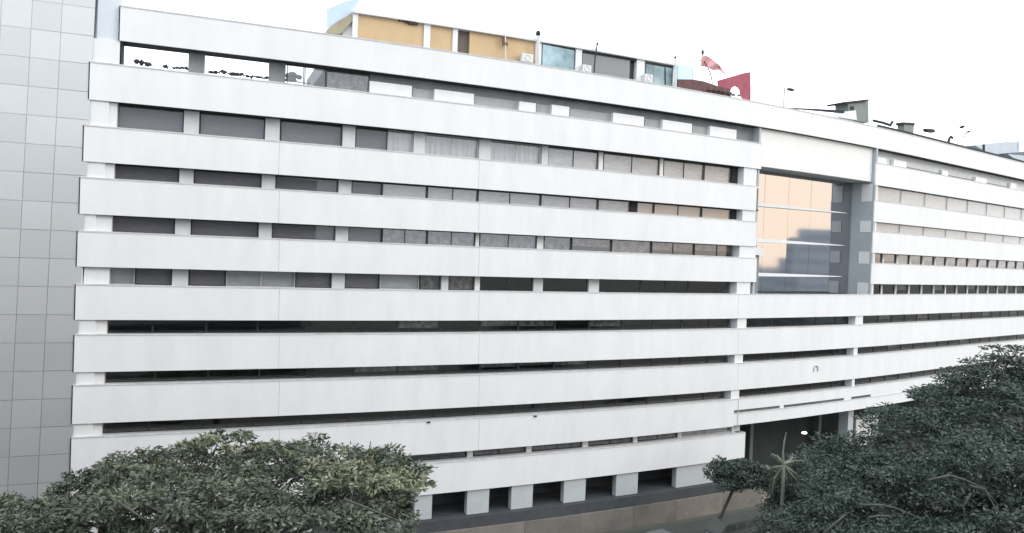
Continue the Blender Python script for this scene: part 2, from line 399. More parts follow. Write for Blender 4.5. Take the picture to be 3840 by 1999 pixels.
def sopening(k, items, pieces, rng):
    opening(k, items, rng)
    for (a, b2, kd) in pieces: window(a+.01, b2-.01, ZT[k+1]-.03, ZB[k]-.003, kd)
zc5 = (ZB[5]+ZT[6])/2; zc6 = (ZB[6]+ZT[7])/2; zc7 = (ZB[7]+ZT[8])/2; zc8 = (ZB[8]+ZT[9])/2
sopening(5, [(278, 359, 'P'), (2764, 2798, 'P'), (3207, 3235, 'P')], runs(362, 2756, zc5, 'KKKKKKHKHHKH', 3.2)+runs(2802, 3204, zc5, 'T', 3.4)+runs(3238, 3990, zc5, 'KHK', 2.95), (sL[5], sEND))
sopening(6, [(274, 352, 'P'), (358, 370, 'm'), (2754, 2785, 'P'), (3200, 3215, 'P')], runs(373, 2750, zc6, 'KKKKKHHKHHH', 3.2)+runs(2790, 3197, zc6, 'T', 3.4)+runs(3218, 3990, zc6, 'KKH', 2.95), (sL[6], sEND))
sopening(7, [(267, 347, 'P'), (2740, 2771, 'P'), (3194, 3204, 'P')], runs(350, 2735, zc7, 'K', 3.2)+runs(2776, 3190, zc7, 'T', 3.4)+runs(3207, 3990, zc7, 'KK', 2.95), (sL[7], sEND))
opening(8, [(263, 292, 'P')]+[(a, b2, 'm') for a, b2 in ((1750, 1772), (1972, 1992), (2182, 2204), (2372, 2388), (2540, 2552))] +
        [(300, 560, 'K', 1), (562, 830, 'K', 1), (832, 1090, 'K', 1), (1092, 1330, 'K', 1), (1332, 1540, 'H', 1), (1542, 1748, 'H', 1), (1774, 1970, 'M', 1), (1994, 2180, 'M', 1),
         (2206, 2370, 'M', 1), (2390, 2538, 'M', 1), (2554, 2735, 'L', 1), (2738, 2768, 'p')], (sL[8]+.05, sx(2775, -15)))
# wing openings 0-4
for k, kinds in ((1, 'L'), (2, 'L'), (3, 'HHM'), (4, 'KKH')):
    z2 = ZB[k]-.003; z1 = ZT[k+1]-.03
    prism_strip('pier', sC+.31, sC+.75, z1, z2, -.125, GLZ-.2, WHITE)
    prism_strip('pier', sC-.03, sC+.016, z1-.1, z2+.1, -.3, -1.5, WHITE)
    q = sC+.8; i = 0
    while q < sEND-3:
        window(q, q+(2.75 if k > 2 else 5.5), z1, z2, kinds[i % len(kinds)], 0, GLZ if k > 2 else -.5)
        if k > 2: prism_strip('mullion', q+2.77, q+2.98, z1, z2, GLZ+.16, GLZ-.1, WHITE2)
        q += 3.0 if k > 2 else 5.51; i += 1
    soffit(sC+.31, sEND, ZB[k]); sill(sC+.31, sEND, ZT[k+1])
# top storey (opening 0): open terrace to the left, then boarded wall
z2, z1 = ZB[0]-.003, ZT[1]-.03
zc = (z1+z2)/2
def o0(x1, x2, za, zb_, o1, o2, name, m): return prism_strip(name, sx(x1, zc, o1), sx(x2, zc, o1), za, zb_, o1, o2, m)
o0(338, 449, z1, z2, -.125, -1.6, 'pier', WHITE); 
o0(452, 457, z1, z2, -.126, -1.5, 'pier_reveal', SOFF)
for a, b2 in ((706, 768), (1009, 1071)): o0(a, b2, z1, z2, -.9, -1.5, 'column', CONC)
sT = sx(1223, zc, GLZ)
prism_strip('terrace_beam', sL[0]+.1, sT, Z['pb']+.001, Z['pt']-.2, -TH-.035, -1.45, WHITE)
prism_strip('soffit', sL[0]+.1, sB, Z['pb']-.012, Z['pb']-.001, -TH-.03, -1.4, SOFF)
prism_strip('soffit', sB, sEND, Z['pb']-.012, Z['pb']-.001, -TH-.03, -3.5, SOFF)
prism_strip('terrace_floor', sL[1]+.2, sT+1, z1-.4, z1-.004, -.3, -11, CONC)
prism_strip('sill', sL[1]+.05, sB, ZT[1]-.14, ZT[1]-.03, -TH-.034, GLZ-.1, WHITE)
for a, b2, kd in ((1076, 1140, 'N'), (1142, 1221, 'N'), (1223, 1384, 'M')): window(sx(a, zc, GLZ), sx(b2, zc, GLZ), z1, z2, kd)
prism_strip('lintel_wall', sx(1386, zc, GLZ), sB-.3, z1, z2, GLZ, GLZ-.2, GBLIND if False else CONC)
for a, b2, h in ((1387, 1545, .63), (1630, 1778, .62), (1948, 2010, .55), (2070, 2135, .6), (2300, 2415, .62), (2485, 2595, .62), (2663, 2762, .66)):
    o0(a, b2, z1+.003, z1+(z2-z1)*h, GLZ+.4, GLZ+.02, 'white_board', WHITE)
for a, b2 in ((1548, 1628), (1780, 1946), (2012, 2068), (2138, 2298), (2418, 2483), (2597, 2661)):
    o0(a, b2, z1+.003, z1+(z2-z1)*.58, GLZ+.06, GLZ+.02, 'grey_board', mat('light_grey_board', (.40, .40, .40), .8, var=.15) if a == 1548 else bpy.data.materials['light_grey_board'])
# roof decks
prism_strip('roof_gutter', sx(3300, 14.7), sEND, Z['pt']+.03, Z['pt']+.34, -.2, -.34, METD)
prism_strip('roof', sT, sEND, Z['pb']+.13, Z['pt']-.9, -TH-.04, -12, CONC)
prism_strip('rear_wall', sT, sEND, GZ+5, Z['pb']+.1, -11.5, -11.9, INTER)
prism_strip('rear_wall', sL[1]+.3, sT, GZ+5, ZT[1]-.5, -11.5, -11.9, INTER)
# wing top storey
prism_strip('lintel_wall', sC+.35, sEND, z1, z2, GLZ-.05, GLZ-.25, LBLIND)
for a, b2, h in ((3288, 3325, .5), (3352, 3400, .55), (3534, 3556, .5), (3660, 3700, .5), (3790, 3812, .6)):
    o0(a, b2, z1+.003, z1+(z2-z1)*h, GLZ+.35, GLZ, 'white_board', WHITE)
for a, b2 in ((3404, 3530), (3560, 3655), (3703, 3786)):
    o0(a, b2, z1+.05, z1+.28, GLZ+.4, GLZ+.2, 'ledge_rail', METD)
sill(sC+.3, sEND, ZT[1])
# glass bay: fascia, mirror panes, fins
zf1 = Fz(2862, 624, -.45)[1]; zf1 = (zf1+Fz(3265, 682, -.45)[1])/2
prism_strip('fascia', sB+.03, sC-.03, zf1, Z['pb']-.02, -.45, -.7, mat('cream_panel', (.84, .83, .80), .6, var=.06, ns=.8))
prism_strip('bay_soffit', sB+.0, sC-.02, zf1-.02, zf1+.1, -.72, -3.4, PIER)
GB = -2.6
zb0, zb1 = ZT[5]-.1, zf1-.03
ncol, nrow = 5, 4
rows = [zb0, Fz(3000, 1033, GB)[1], Fz(3000, 911, GB)[1], Fz(3000, 783, GB)[1], zb1]
for i in range(ncol):
    for j in range(4):
        a = sB+.05+(sC-sB-.1)*i/ncol+.012; b2 = sB+.05+(sC-sB-.1)*(i+1)/ncol-.012
        pz = MB(); t1 = rnd.uniform(-.006, .006)
        p = [P3(a, GB+t1, rows[j]+.02), P3(b2, GB-t1, rows[j]+.02), P3(b2, GB-t1+rnd.uniform(-.004, .004), rows[j+1]-.02), P3(a, GB+t1+rnd.uniform(-.004, .004), rows[j+1]-.02)]
        inn = [P3(a, GB-.1, rows[j]+.02), P3(b2, GB-.1, rows[j]+.02), P3(b2, GB-.1, rows[j+1]-.02), P3(a, GB-.1, rows[j+1]-.02)]
        pz.hexa([p[0], p[1], inn[1], inn[0], p[3], p[2], inn[2], inn[3]]); pz.build('bay_pane', MIRROR, bld)
prism_strip('bay_backing', sB+.02, sC-.01, zb0, zb1, GB-.12, GB-.3, JOINT)
for j in (1, 2, 3):  # tapering white fins stand in for lines reflected in the glass
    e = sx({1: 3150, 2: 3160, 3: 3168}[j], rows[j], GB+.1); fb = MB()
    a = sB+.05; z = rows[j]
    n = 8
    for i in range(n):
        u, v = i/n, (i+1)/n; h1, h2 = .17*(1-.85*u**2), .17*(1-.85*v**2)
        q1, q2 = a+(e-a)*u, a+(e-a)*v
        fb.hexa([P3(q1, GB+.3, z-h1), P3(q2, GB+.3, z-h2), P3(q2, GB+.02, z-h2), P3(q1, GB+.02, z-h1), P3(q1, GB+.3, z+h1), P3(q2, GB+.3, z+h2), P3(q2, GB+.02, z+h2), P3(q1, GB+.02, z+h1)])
    fb.build('reflection_fin', WHITE, bld)
# small white landing at the left of the glass bay
zl = Fz(2850, 945, -.2)[1]
prism_strip('landing_slab', sB-2.2, sB+1.0, zl-.3, zl+.42, -.16, -1.6, WHITE2)
prism_strip('landing_wall', sB+.03, sB+.8, ZT[5]-.02, zl-.31, -.5, -1.5, CONC)
# pillars under the lowest band and the recessed ground storey
zp1, zp2 = -20.1, ZB[9]
for a, b2 in ((285, 320), (560, 640), (830, 915), (1090, 1175), (1345, 1430), (1555, 1620), (1752, 1834), (1918, 1998), (2115, 2196), (2311, 2392), (2536, 2676)):
    q1, q2 = sx(a, -19, -.2), sx(b2, -19, -.2)
    b = MB(); b.strip(q1, q2, zp1, zp2+.05, -.2, -.75); b.build('pillar', mat('pillar_render', (.52, .55, .56), .8, var=.12, ns=.8) if 'pillar_render' not in bpy.data.materials else bpy.data.materials['pillar_render'], bld)
prism_strip('ground_storey_wall', sL[9]+.1, sx(2780, -19), zp1-.3, zp2+.1, -3.2, -3.4, SLATE)
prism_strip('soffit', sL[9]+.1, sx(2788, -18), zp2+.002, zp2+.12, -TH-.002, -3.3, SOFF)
prism_strip('walkway_floor', sL[9]+.1, sx(2780, -19), zp1-.15, zp1, -.1, -3.3, SLATE)
# lobby under the glass bay and wing
s_l = sx(2800, -18, -5)
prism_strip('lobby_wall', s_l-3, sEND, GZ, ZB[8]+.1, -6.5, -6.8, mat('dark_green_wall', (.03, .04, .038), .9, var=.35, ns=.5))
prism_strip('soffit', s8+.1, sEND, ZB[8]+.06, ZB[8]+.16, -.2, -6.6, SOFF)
for x in (2815, 3072):
    q = sx(x, -17, -5.5); prism_strip('lobby_column', q, q+.5, GZ, ZB[8]+.06, -5.5, -6.0, mat('lobby_column_grey', (.12, .14, .135), .7) if 'lobby_column_grey' not in bpy.data.materials else bpy.data.materials['lobby_column_grey'])
q = sx(3180, -17, -1.5); prism_strip('lobby_pillar', q, q+1.0, GZ, ZB[8]+.06, -1.5, -2.6, bpy.data.materials['pillar_render'])
a, zt_ = Fz(3212, 1565, -2.7); b2, zq = Fz(3290, 1650, -2.7); prism_strip('blank_panel', a, b2, zq-.3, zt_, -2.7, -2.9, WHITE2)
# faint vertical expansion joints down the bands
for k in range(2, 9):
    for x in (1045, 1795, 2768):
        if x == 2768 and k in (2, 3, 4): continue
        q = sx(x, (ZT[k]+ZB[k])/2)
        MB().strip(q, q+.05, ZB[k]+.01, ZT[k]-.09, .004, -.02).build('expansion_joint', COPE, bld)
# small marks on the bands
for (x, y) in ((1607, 1583), (2007, 1560)):
    a, z = Fz(x, y, .02); b = MB(); b.strip(a-.12, a+.12, z-.06, z+.04, .1, .002, 1); b.build('drain_spout', METD, bld)
a, z = Fz(3058, 1391, 0); b = MB(); pts = [P3(a+.34*math.cos(t), .03, z+.12+.42*math.sin(t)) for t in np.linspace(math.pi*1.12, -.12*math.pi, 12)]
b.tube(pts, .07, 6); b.build('emblem', EMB, bld)

# ------------------------------------------------------------------ grey clad tower on the left
st_top, zt_top = Fz(358, 0, -.05); st_bot, zt_bot = Fz(262, 1850, -.05)
def tedge(z): return st_bot+(st_top-st_bot)*(z-zt_bot)/(zt_top-zt_bot)
tw = thing('clad_tower', P3(-8, -2, GZ), 'tall plain tower clad in flat grey metal panels left of the white bands', 'building')
TOPZ = 20.5
b = MB(); e1, e2 = tedge(GZ), tedge(TOPZ)
b.hexa([P3(-14, -.09, GZ), P3(e1-.03, -.16, GZ), P3(e1-.03, -9, GZ), P3(-14, -9, GZ), P3(-14, -.071, TOPZ), P3(e2-.03, -.071, TOPZ), P3(e2-.03, -9, TOPZ), P3(-14, -9, TOPZ)])
b.build('core', JOINT, tw)
wp = Fz(229, 112, -.05)[0]-Fz(117, 108, -.05)[0]; w0 = Fz(352, 112, -.05)[0]-Fz(229, 112, -.05)[0]
zrow = [Fz(200, y, -.05)[1] for y in (118, 236, 352, 470, 582, 690, 780, 864)]
dz = (zrow[0]-zrow[-1])/7
lv = []; z = zrow[0]+dz*4
while z > GZ+.3:
    lv.append(z); z -= dz
lv.append(GZ+.02)
for i in range(len(lv)-1):
    za, zb_ = lv[i]-.013, lv[i+1]+.013
    for j in range(6):
        def ed(z, j): return tedge(z)-(w0+(j-1)*wp if j else 0)
        l1, r1 = ed(za, j+1)+.013, ed(za, j)-(.013 if j else 0)
        l0, r0 = ed(zb_, j+1)+.013, ed(zb_, j)-(.013 if j else 0)
        f = -.05+rnd.uniform(-.006, .006); g = -.05+rnd.uniform(-.006, .006)
        b = MB(); b.hexa([P3(l0, f, zb_), P3(r0, g, zb_), P3(r0, -.066, zb_), P3(l0, -.066, zb_), P3(l1, f, za), P3(r1, g, za), P3(r1, -.066, za), P3(l1, -.066, za)])
        b.build('panel', CLAD, tw)
# corner pier between tower and bands
b = MB(); q1, q2 = tedge(GZ)+.02, tedge(TOPZ)+.02
c1 = sx(340, 16, -.2); c2 = sx(449, 14, -.2)
b.hexa([P3(q2, -.2, Z['pb']), P3(c2, -.2, Z['pb']), P3(c2, -1.5, Z['pb']), P3(q2, -1.5, Z['pb']), P3(q2, -.2, TOPZ), P3(c2+.3, -.2, TOPZ), P3(c2+.3, -1.5, TOPZ), P3(q2, -1.5, TOPZ)])
b.build('corner_pier', mat('bluish_white_paint', (.66, .69, .74), .6, var=.06), bld)
b = MB(); b.hexa([P3(q1, -.3, GZ), P3(q1+1.6, -.3, GZ), P3(q1+1.6, -.9, GZ), P3(q1, -.9, GZ), P3(q2, -.3, Z['pb']), P3(q2+1.3, -.3, Z['pb']), P3(q2+1.3, -.9, Z['pb']), P3(q2, -.9, Z['pb'])])
b.build('corner_pier', WHITE, bld)

# ------------------------------------------------------------------ tan boundary wall
wall = thing('boundary_wall', P3(25, 1.2, GZ), 'low tan stone wall with dark ledge along the foot of the white building', 'wall')
q = sL[9]-2; i = 0
send = sx(2890, -21, .4)
while q < send:
    e = min(q+rnd.uniform(4.6, 6.6), send)
    MB().strip(q+.012, e-.012, GZ-.3, -21.0, .4+rnd.uniform(-.015, .015), .0, 1.5).build('wall_panel', (TAN, TAN2)[i % 2], wall); q = e; i += 1
MB().strip(sL[9]-2, send, -20.98, -20.15, .22, -.09, 1.5).build('ledge', SLATE, wall)

# ------------------------------------------------------------------ penthouse on the roof
PO = -2.2
def pp(x1, y1, x2, y2, off=PO):
    sa, za = Fz(x1, y1, off); sb_, zb_ = Fz(x2, y2, off); return sa, za, sb_, zb_
ph = thing('rooftop_penthouse', P3(35, -4, Z['pt']), 'ochre and white rooftop storey with glazed bays above the parapet', 'rooftop structure')
def quadp(name, m, tl, tr, br, bl, off=PO, th=.2, parent=None):
    pf = [Fz(*p, off) for p in (tl, tr, br, bl)]
    s1 = (pf[0][0]+pf[3][0])/2; s2 = (pf[1][0]+pf[2][0])/2
    b = MB(); b.strip(s1, s2, pf[3][1], pf[0][1], off, off-th, 1.0, z1b=pf[2][1], z2b=pf[1][1]); return b.build(name, m, parent if parent is not None else ph)
q1 = quadp('ochre_panel', OCHRE, (1343, 50), (1588, 85), (1586, 190), (1338, 160))
quadp('ochre_panel', OCHRE, (1614, 92), (1696, 107), (1694, 205), (1611, 192))
quadp('door', DOORM, (1717, 112), (1760, 120), (1759, 214), (1716, 208), PO-.25)
quadp('ochre_panel', OCHRE, (1762, 118), (2008, 158), (2006, 262), (1760, 216))
for (a, ya, b2, yb) in ((1322, 46, 1342, 49), (1589, 87, 1613, 91), (1697, 107, 1716, 110), (2008, 156, 2030, 160), (2158, 184, 2181, 190), (2387, 223, 2416, 231), (2524, 247, 2542, 250)):
    quadp('white_pier', WHITE, (a, ya-10), (b2, yb-10), (b2, yb+130), (a, ya+130), PO+.12, .6)
# roof slab edge: thin pale cornice along the top
quadp('cornice', WHITE, (1325, 36), (2030, 148), (2030, 157), (1325, 46), PO+.3, 9)
quadp('cornice', WHITE, (2030, 148), (2542, 238), (2542, 247), (2030, 157), PO+.3, 9)
g1 = quadp('glazed_bay', FRAME, (2031, 160), (2157, 184), (2155, 285), (2031, 265), PO-.02, .05)
quadp('glass_pane', mat('teal_glass', (.34, .45, .48), .05, metal=.8, c2=(.06, .10, .115), ns=.35), (2034, 166), (2153, 189), (2151, 280), (2034, 262), PO+.0, .02, g1)  # light and dark patches in the colour stand in for reflections
quadp('grey_shutter', SHUT, (2183, 193), (2362, 221), (2360, 318), (2185, 290))
quadp('dark_opening', FRAME, (2363, 221), (2387, 225), (2386, 322), (2361, 318), PO-.3)
g1 = quadp('glazed_bay', FRAME, (2417, 230), (2524, 249), (2523, 340), (2416, 325), PO-.02, .05)
quadp('glass_pane', bpy.data.materials['teal_glass'], (2421, 240), (2521, 257), (2519, 336), (2420, 322), PO+.0, .02, g1)
quadp('lintel', SOFF, (2183, 190), (2386, 223), (2386, 230), (2183, 197), PO+.05, .1)
# left stair end of the penthouse
quadp('stair_wall', WHITE2, (1285, 95), (1322, 55), (1322, 150), (1285, 142), PO-.3, .2)
st = MB(); pts = [Fz(*p, PO+.02) for p in ((1228, 108), (1262, 82), (1322, 48), (1322, 78), (1276, 128), (1228, 124))]
fr_ = [P3(s_, PO+.02, z_) for s_, z_ in pts]; bk = [P3(s_, PO-1.2, z_) for s_, z_ in pts]; n = len(pts)
st.v += fr_+bk; st.f += [list(range(n)), list(range(n, 2*n))[::-1]]+[[i, (i+1) % n, n+(i+1) % n, n+i] for i in range(n)]
st.build('stair_flank', KHAKI, ph)
st = MB(); pts = [Fz(*p, PO-.2) for p in ((1225, 34), (1300, 4), (1352, -8), (1322, 50), (1262, 84), (1225, 108))]
fr_ = [P3(s_, PO-.2, z_) for s_, z_ in pts]; bk = [P3(s_, PO-.26, z_) for s_, z_ in pts]
st.v += fr_+bk; st.f += [list(range(n)), list(range(n, 2*n))[::-1]]+[[i, (i+1) % n, n+(i+1) % n, n+i] for i in range(n)]
st.build('glass_screen', mat('pale_blue_panel', (.52, .64, .80), .3), ph)
# broken edge and bits on the ochre wall
def rubble(name, pts, off, m, parent=None):
    b = MB()
    for (x, y, r) in pts:
        s_, z_ = Fz(x, y, off); c = Vector(P3(s_, off, z_)); b.ball(c, r, 7, 4, (rnd.uniform(.8, 1.4), 1, rnd.uniform(.5, .9)))
    return b.build(name, m, parent)
_o = rubble('broken_edge', [(1498, 76, .12), (1512, 77, .16), (1525, 80, .2), (1537, 86, .2), (1550, 89, .15), (1562, 91, .1)], PO+.1, RUBB, ph); _o['kind'] = 'stuff'

# air conditioners
def aircon(x1, y1, x2, y2, off, label):
    s1, za = Fz(x1, y1, off); s2, zb_ = Fz(x2, y2, off)
    t = thing('air_conditioner', P3((s1+s2)/2, off, zb_), label, 'air conditioner', 'air conditioners on the roof')
    MB().strip(s1, s2, zb_, za, off, off-.4, 2).build('casing', ACW, t)
    c = Vector(P3((s1+s2)/2, off+.01, (za+zb_)/2)); r = min(s2-s1, za-zb_)*.36
    b = MB(); dx = Vector(P3(s2, off, 0))-Vector(P3(s1, off, 0)); dx.normalize()
    b.tube([c+dx*r*math.cos(q)+Vector((0, 0, r*math.sin(q))) for q in np.linspace(0, 2*math.pi, 13)], .03, 5); b.build('fan_ring', COPE, t)
    for q in (s1+.1, s2-.2): MB().strip(q, q+.1, zb_-.5, zb_, off-.05, off-.35).build('foot', METD, t)
aircon(1958, 198, 1999, 236, PO+.6, 'white air conditioner against the ochre wall beside the ball-topped pole')
aircon(2186, 241, 2217, 276, PO+.6, 'white air conditioner in front of the grey shutter')
aircon(2420, 276, 2447, 310, PO+.6, 'white air conditioner in front of the teal glazed bay by the red sheet')
# masts and poles
def mast(name, pts, r, off, label, cat, m, topr=0, topm=METD, group='poles on the roof'):
    P = [Vector(P3(Fz(x, y, off)[0], off, Fz(x, y, off)[1])) for x, y in pts]
    t = thing(name, P[-1], label, cat, group)
    MB().tube(P, r, 7).build('pole', m, t)
    if topr: MB().ball(P[0], topr, 9, 6, (1, 1, 1.25)).build('pole_head', topm, t)
    return t
mast('roof_pole', [(2018, 126), (2019, 215), (2020, 290)], .13, PO+.5, 'thick white roof pole with a dark ball top beside the ochre wall', 'pole', METL, .2)
mast('roof_pole', [(2240, 165), (2232, 210), (2226, 290)], .055, PO+.5, 'thin dark slanting pole in front of the grey shutter', 'pole', METD, .1)
mast('roof_pole', [(2532, 216), (2533, 260), (2534, 340)], .09, PO+.7, 'white roof post with dark tip beside the maroon panel', 'pole', METL, .11)
mast('antenna_mast', [(1894, 87), (1895, 140), (1896, 230)], .045, PO+.4, 'thin pale antenna mast rising over the long ochre panel', 'antenna', METL, 0)
b = MB(); s_, z_ = Fz(1890, 150, PO+.3); c = Vector(P3(s_, PO+.3, z_)); b.box(c, (.22, .2, .5), .4); b.box(c+Vector((.1, 0, -.3)), (.4, .2, .22), .4)
tag(b.build('floodlight', mat('brown_metal', (.14, .09, .06), .7)), 'small brown floodlight fixed to the ochre panel under the antenna mast', 'floodlight')

# glass rail and torn cloth at the end of the roof
rl = thing('glass_railing', P3(Fz(2570, 330, PO)[0], PO, Z['pt']), 'pale glass railing between the white post and the red sheet', 'railing')
quadp('glass_panel', RAILG, (2542, 238), (2596, 250), (2598, 335), (2544, 320), PO+.3, .02, rl)
quadp('rail_post', METL, (2596, 250), (2600, 251), (2600, 335), (2596, 334), PO+.3, .05, rl)
MB().tube([P3(Fz(x, y, PO)[0], PO, Fz(x, y, PO)[1]) for x, y in ((2540, 232), (2585, 231), (2632, 227))], .06, 6).build('handrail', METL, rl)
mp_ = thing('maroon_panel', P3(Fz(2600, 340, PO)[0], PO, Z['pt']), 'long low maroon panel with rubble behind the parapet', 'panel')
def plate(name, m, px, off, th, parent=None, wob=0):
    pts = [Fz(*p, off) for p in px]; n = len(pts); b = MB()
    fr_ = [P3(s_, off+rnd.uniform(-wob, wob), z_) for s_, z_ in pts]; bk = [tuple(Vector(q)+Vector((math.sin(.5)*-th, math.cos(.5)*th, 0))) for q in fr_]
    b.v += fr_+bk; b.f += [list(range(n)), list(range(n, 2*n))[::-1]]+[[i, (i+1) % n, n+(i+1) % n, n+i] for i in range(n)]
    return b.build(name, m, parent)
plate('board', MAROON, [(2543, 297), (2600, 298), (2640, 305), (2690, 322), (2738, 334), (2742, 364), (2668, 352), (2575, 345), (2543, 338)], PO+.4, .15, mp_)
_o = rubble('rubble', [(2640, 342, .2), (2660, 338, .22), (2680, 340, .25), (2700, 342, .2), (2715, 346, .22), (2735, 350, .2), (2750, 356, .18), (2690, 352, .2), (2770, 358, .15)], PO+.5, RUBB, mp_); _o['kind'] = 'stuff'
tag(plate('red_sheet', REDC, [(2690, 303), (2735, 290), (2790, 274), (2814, 270), (2815, 330), (2815, 376), (2788, 374), (2774, 356), (2774, 340), (2767, 328), (2755, 323), (2743, 330), (2738, 345), (2716, 344), (2694, 330)], PO+.2, .05, None, .03),
    'red sheet with an arched hole standing at the end of the roof', 'sheet')
fl = thing('torn_flag', P3(Fz(2640, 340, PO)[0], PO, Z['pt']), 'torn pink cloth flapping from a dark-tipped pole on the roof', 'flag')
# cloth: a folded grid
g = MB(); nu, nv = 12, 5
top = [(2630, 210), (2650, 209), (2668, 220), (2684, 232), (2698, 246), (2710, 262), (2721, 276)]
bot = [(2628, 248), (2643, 250), (2658, 256), (2674, 264), (2692, 262), (2706, 271), (2724, 281)]
for i in range(nu+1):
    u = i/nu*(len(top)-1)
    tx = np.interp(u, range(7), [p[0] for p in top]); ty = np.interp(u, range(7), [p[1] for p in top])
    bx = np.interp(u, range(7), [p[0] for p in bot]); by = np.interp(u, range(7), [p[1] for p in bot])
    for j in range(nv+1):
        x, y = tx+(bx-tx)*j/nv, ty+(by-ty)*j/nv; oo = PO+.3+.22*math.sin(i*1.1+j*.7)
        s_, z_ = Fz(x, y, oo); g.v.append(P3(s_, oo, z_))
for i in range(nu):
    for j in range(nv): k = i*(nv+1)+j; g.f.append([k, k+nv+1, k+nv+2, k+1])
g.build('cloth', PINK, fl, smooth=True)
MB().tube([P3(Fz(x, y, PO+.3)[0], PO+.3, Fz(x, y, PO+.3)[1]) for x, y in ((2634, 200), (2638, 225), (2662, 270), (2670, 300), (2672, 345))], .045, 6).build('pole', METD, fl)
MB().ball(P3(Fz(2635, 196, PO+.3)[0], PO+.3, Fz(2635, 196, PO+.3)[1]), .17, 8, 5, (.8, .8, 1.4)).build('pole_head', RUBB, fl)

# ------------------------------------------------------------------ things on the wing roof
WO = -1.6
t = mast('roof_lamp', [(2941, 331), (2940, 365), (2939, 420)], .05, WO, 'slim roof lamp with a short arm standing above the bare parapet', 'lamp', METD)
s_, z_ = Fz(2941, 331, WO); s2_, z2_ = Fz(2974, 330, WO)
MB().tube([P3(s_, WO, z_), P3(s2_, WO, z2_)], .03, 6).build('arm', METL, t)
MB().strip(Fz(2956, 330, WO)[0], s2_, z_-.1, z_+.09, WO+.14, WO-.14).build('lamp_head', METD, t)
b = MB(); b.strip(Fz(2939, 393, -.3)[0], Fz(3165, 420, -.3)[0], Z['pt']+.02, Z['pt']+.05, -.25, -.5, 1.5, z2b=Fz(3165, 419, -.4)[1]+.1, z1b=Fz(3165, 426, -.4)[1])
tag(b.build('cable_tray', METD), 'dark cable tray running along the parapet top left of the grey hut', 'cable tray')
hut = thing('roof_hut', P3(Fz(3230, 450, WO)[0], WO, Z['pt']), 'small green-grey roof hut with a sloping top and white box', 'hut')
plate('sheet_wall', HUT, [(3180, 388), (3256, 376), (3258, 460), (3212, 455), (3205, 420), (3182, 415)], WO, 1.6, hut)
plate('canopy', METD, [(3166, 382), (3258, 372), (3258, 378), (3170, 388)], WO+.35, 2.2, hut)
plate('white_box', WHITE, [(3152, 420), (3210, 414), (3213, 450), (3150, 440)], WO+.6, .9, hut)
plate('dark_window', METD, [(3187, 400), (3203, 398), (3203, 412), (3188, 413)], WO+.03, .02, hut)
b = MB(); b.tube([P3(Fz(x, y, -.6)[0], -.6, Fz(x, y, -.6)[1]) for x, y in ((3276, 452), (3310, 460), (3340, 470))], .14, 7); b.tube([P3(Fz(x, y, -.6)[0], -.6, Fz(x, y, -.6)[1]) for x, y in ((3338, 470), (3347, 456))], .14, 7)
tag(b.build('roof_pipe', METD), 'thick dark pipe with an upturned end lying right of the grey hut', 'pipe')
tk = thing('roof_tank', P3(Fz(3408, 485, -1)[0], -1, Z['pt']), 'small grey roof tank with dark rim and thin aerial', 'tank')
plate('tank_body', HUT, [(3390, 466), (3428, 468), (3426, 498), (3391, 492)], -1, .8, tk)
plate('rim', METD, [(3387, 458), (3431, 461), (3430, 470), (3387, 467)], -.95, .9, tk)
MB().tube([P3(Fz(x, y, -1.2)[0], -1.2, Fz(x, y, -1.2)[1]) for x, y in ((3405, 428), (3408, 445), (3409, 460))], .04, 5).build('aerial', COPE, tk)
vt = thing('roof_vent', P3(Fz(3490, 500, -1.5)[0], -1.5, Z['pt']), 'flat dark vent cap on a thin pale stem, right of the tank', 'vent')
plate('cap', METD, [(3474, 482), (3500, 484), (3508, 490), (3505, 497), (3480, 493)], -1.5, .5, vt)
MB().tube([P3(Fz(x, y, -1.6)[0], -1.6, Fz(x, y, -1.6)[1]) for x, y in ((3491, 492), (3491, 530))], .04, 6).build('stem', COPE, vt)
vt = thing('roof_vent', P3(Fz(3565, 530, -.8)[0], -.8, Z['pt']), 'short dark hooded vent standing just left of the dish antenna', 'vent')
MB().tube([P3(Fz(x, y, -.8)[0], -.8, Fz(x, y, -.8)[1]) for x, y in ((3556, 536), (3560, 520), (3566, 512), (3572, 518))], [.16, .15, .15, .14], 7).build('hood', METD, vt)
da = thing('dish_antenna', P3(Fz(3608, 550, -1)[0], -1, Z['pt']), 'white pole antenna with two dark dish heads near the right roof end', 'antenna')
MB().tube([P3(Fz(x, y, -1)[0], -1, Fz(x, y, -1)[1]) for x, y in ((3610, 545), (3611, 515), (3617, 505), (3626, 496))], .05, 6).build('pole', METD, da)
def dish(x, y, rx, rz, rot):
    s_, z_ = Fz(x, y, -1); c = Vector(P3(s_, -1, z_)); b = MB(); b.ball((0, 0, 0), 1, 10, 6, (rx, .25, rz)); b.v = [tuple(c+Matrix.Rotation(rot, 3, 'Y')@Vector(v)) for v in b.v]; b.build('dish', METD, da, smooth=True)
dish(3608, 476, .36, .17, -.35); dish(3632, 494, .2, .12, -.6)
MB().tube([P3(Fz(x, y, -1.02)[0], -1.02, Fz(x, y, -1.02)[1]) for x, y in ((3611, 515), (3609, 478))], .03, 5).build('pole', COPE, da)
cn = thing('roof_canopy', P3(Fz(3740, 580, -2)[0], -2, Z['pt']), 'long pale blue roof canopy near the right edge', 'canopy')
plate('sheet', CANO, [(3655, 545), (3690, 540), (3770, 532), (3822, 532), (3824, 560), (3790, 595), (3740, 580), (3690, 565)], -2.2, 3, cn)
plate('post', METD, [(3688, 541), (3694, 541), (3694, 566), (3688, 564)], -2.1, .1, cn)
plate('post', METL, [(3820, 534), (3825, 534), (3825, 575), (3820, 575)], -2.1, .1, cn)
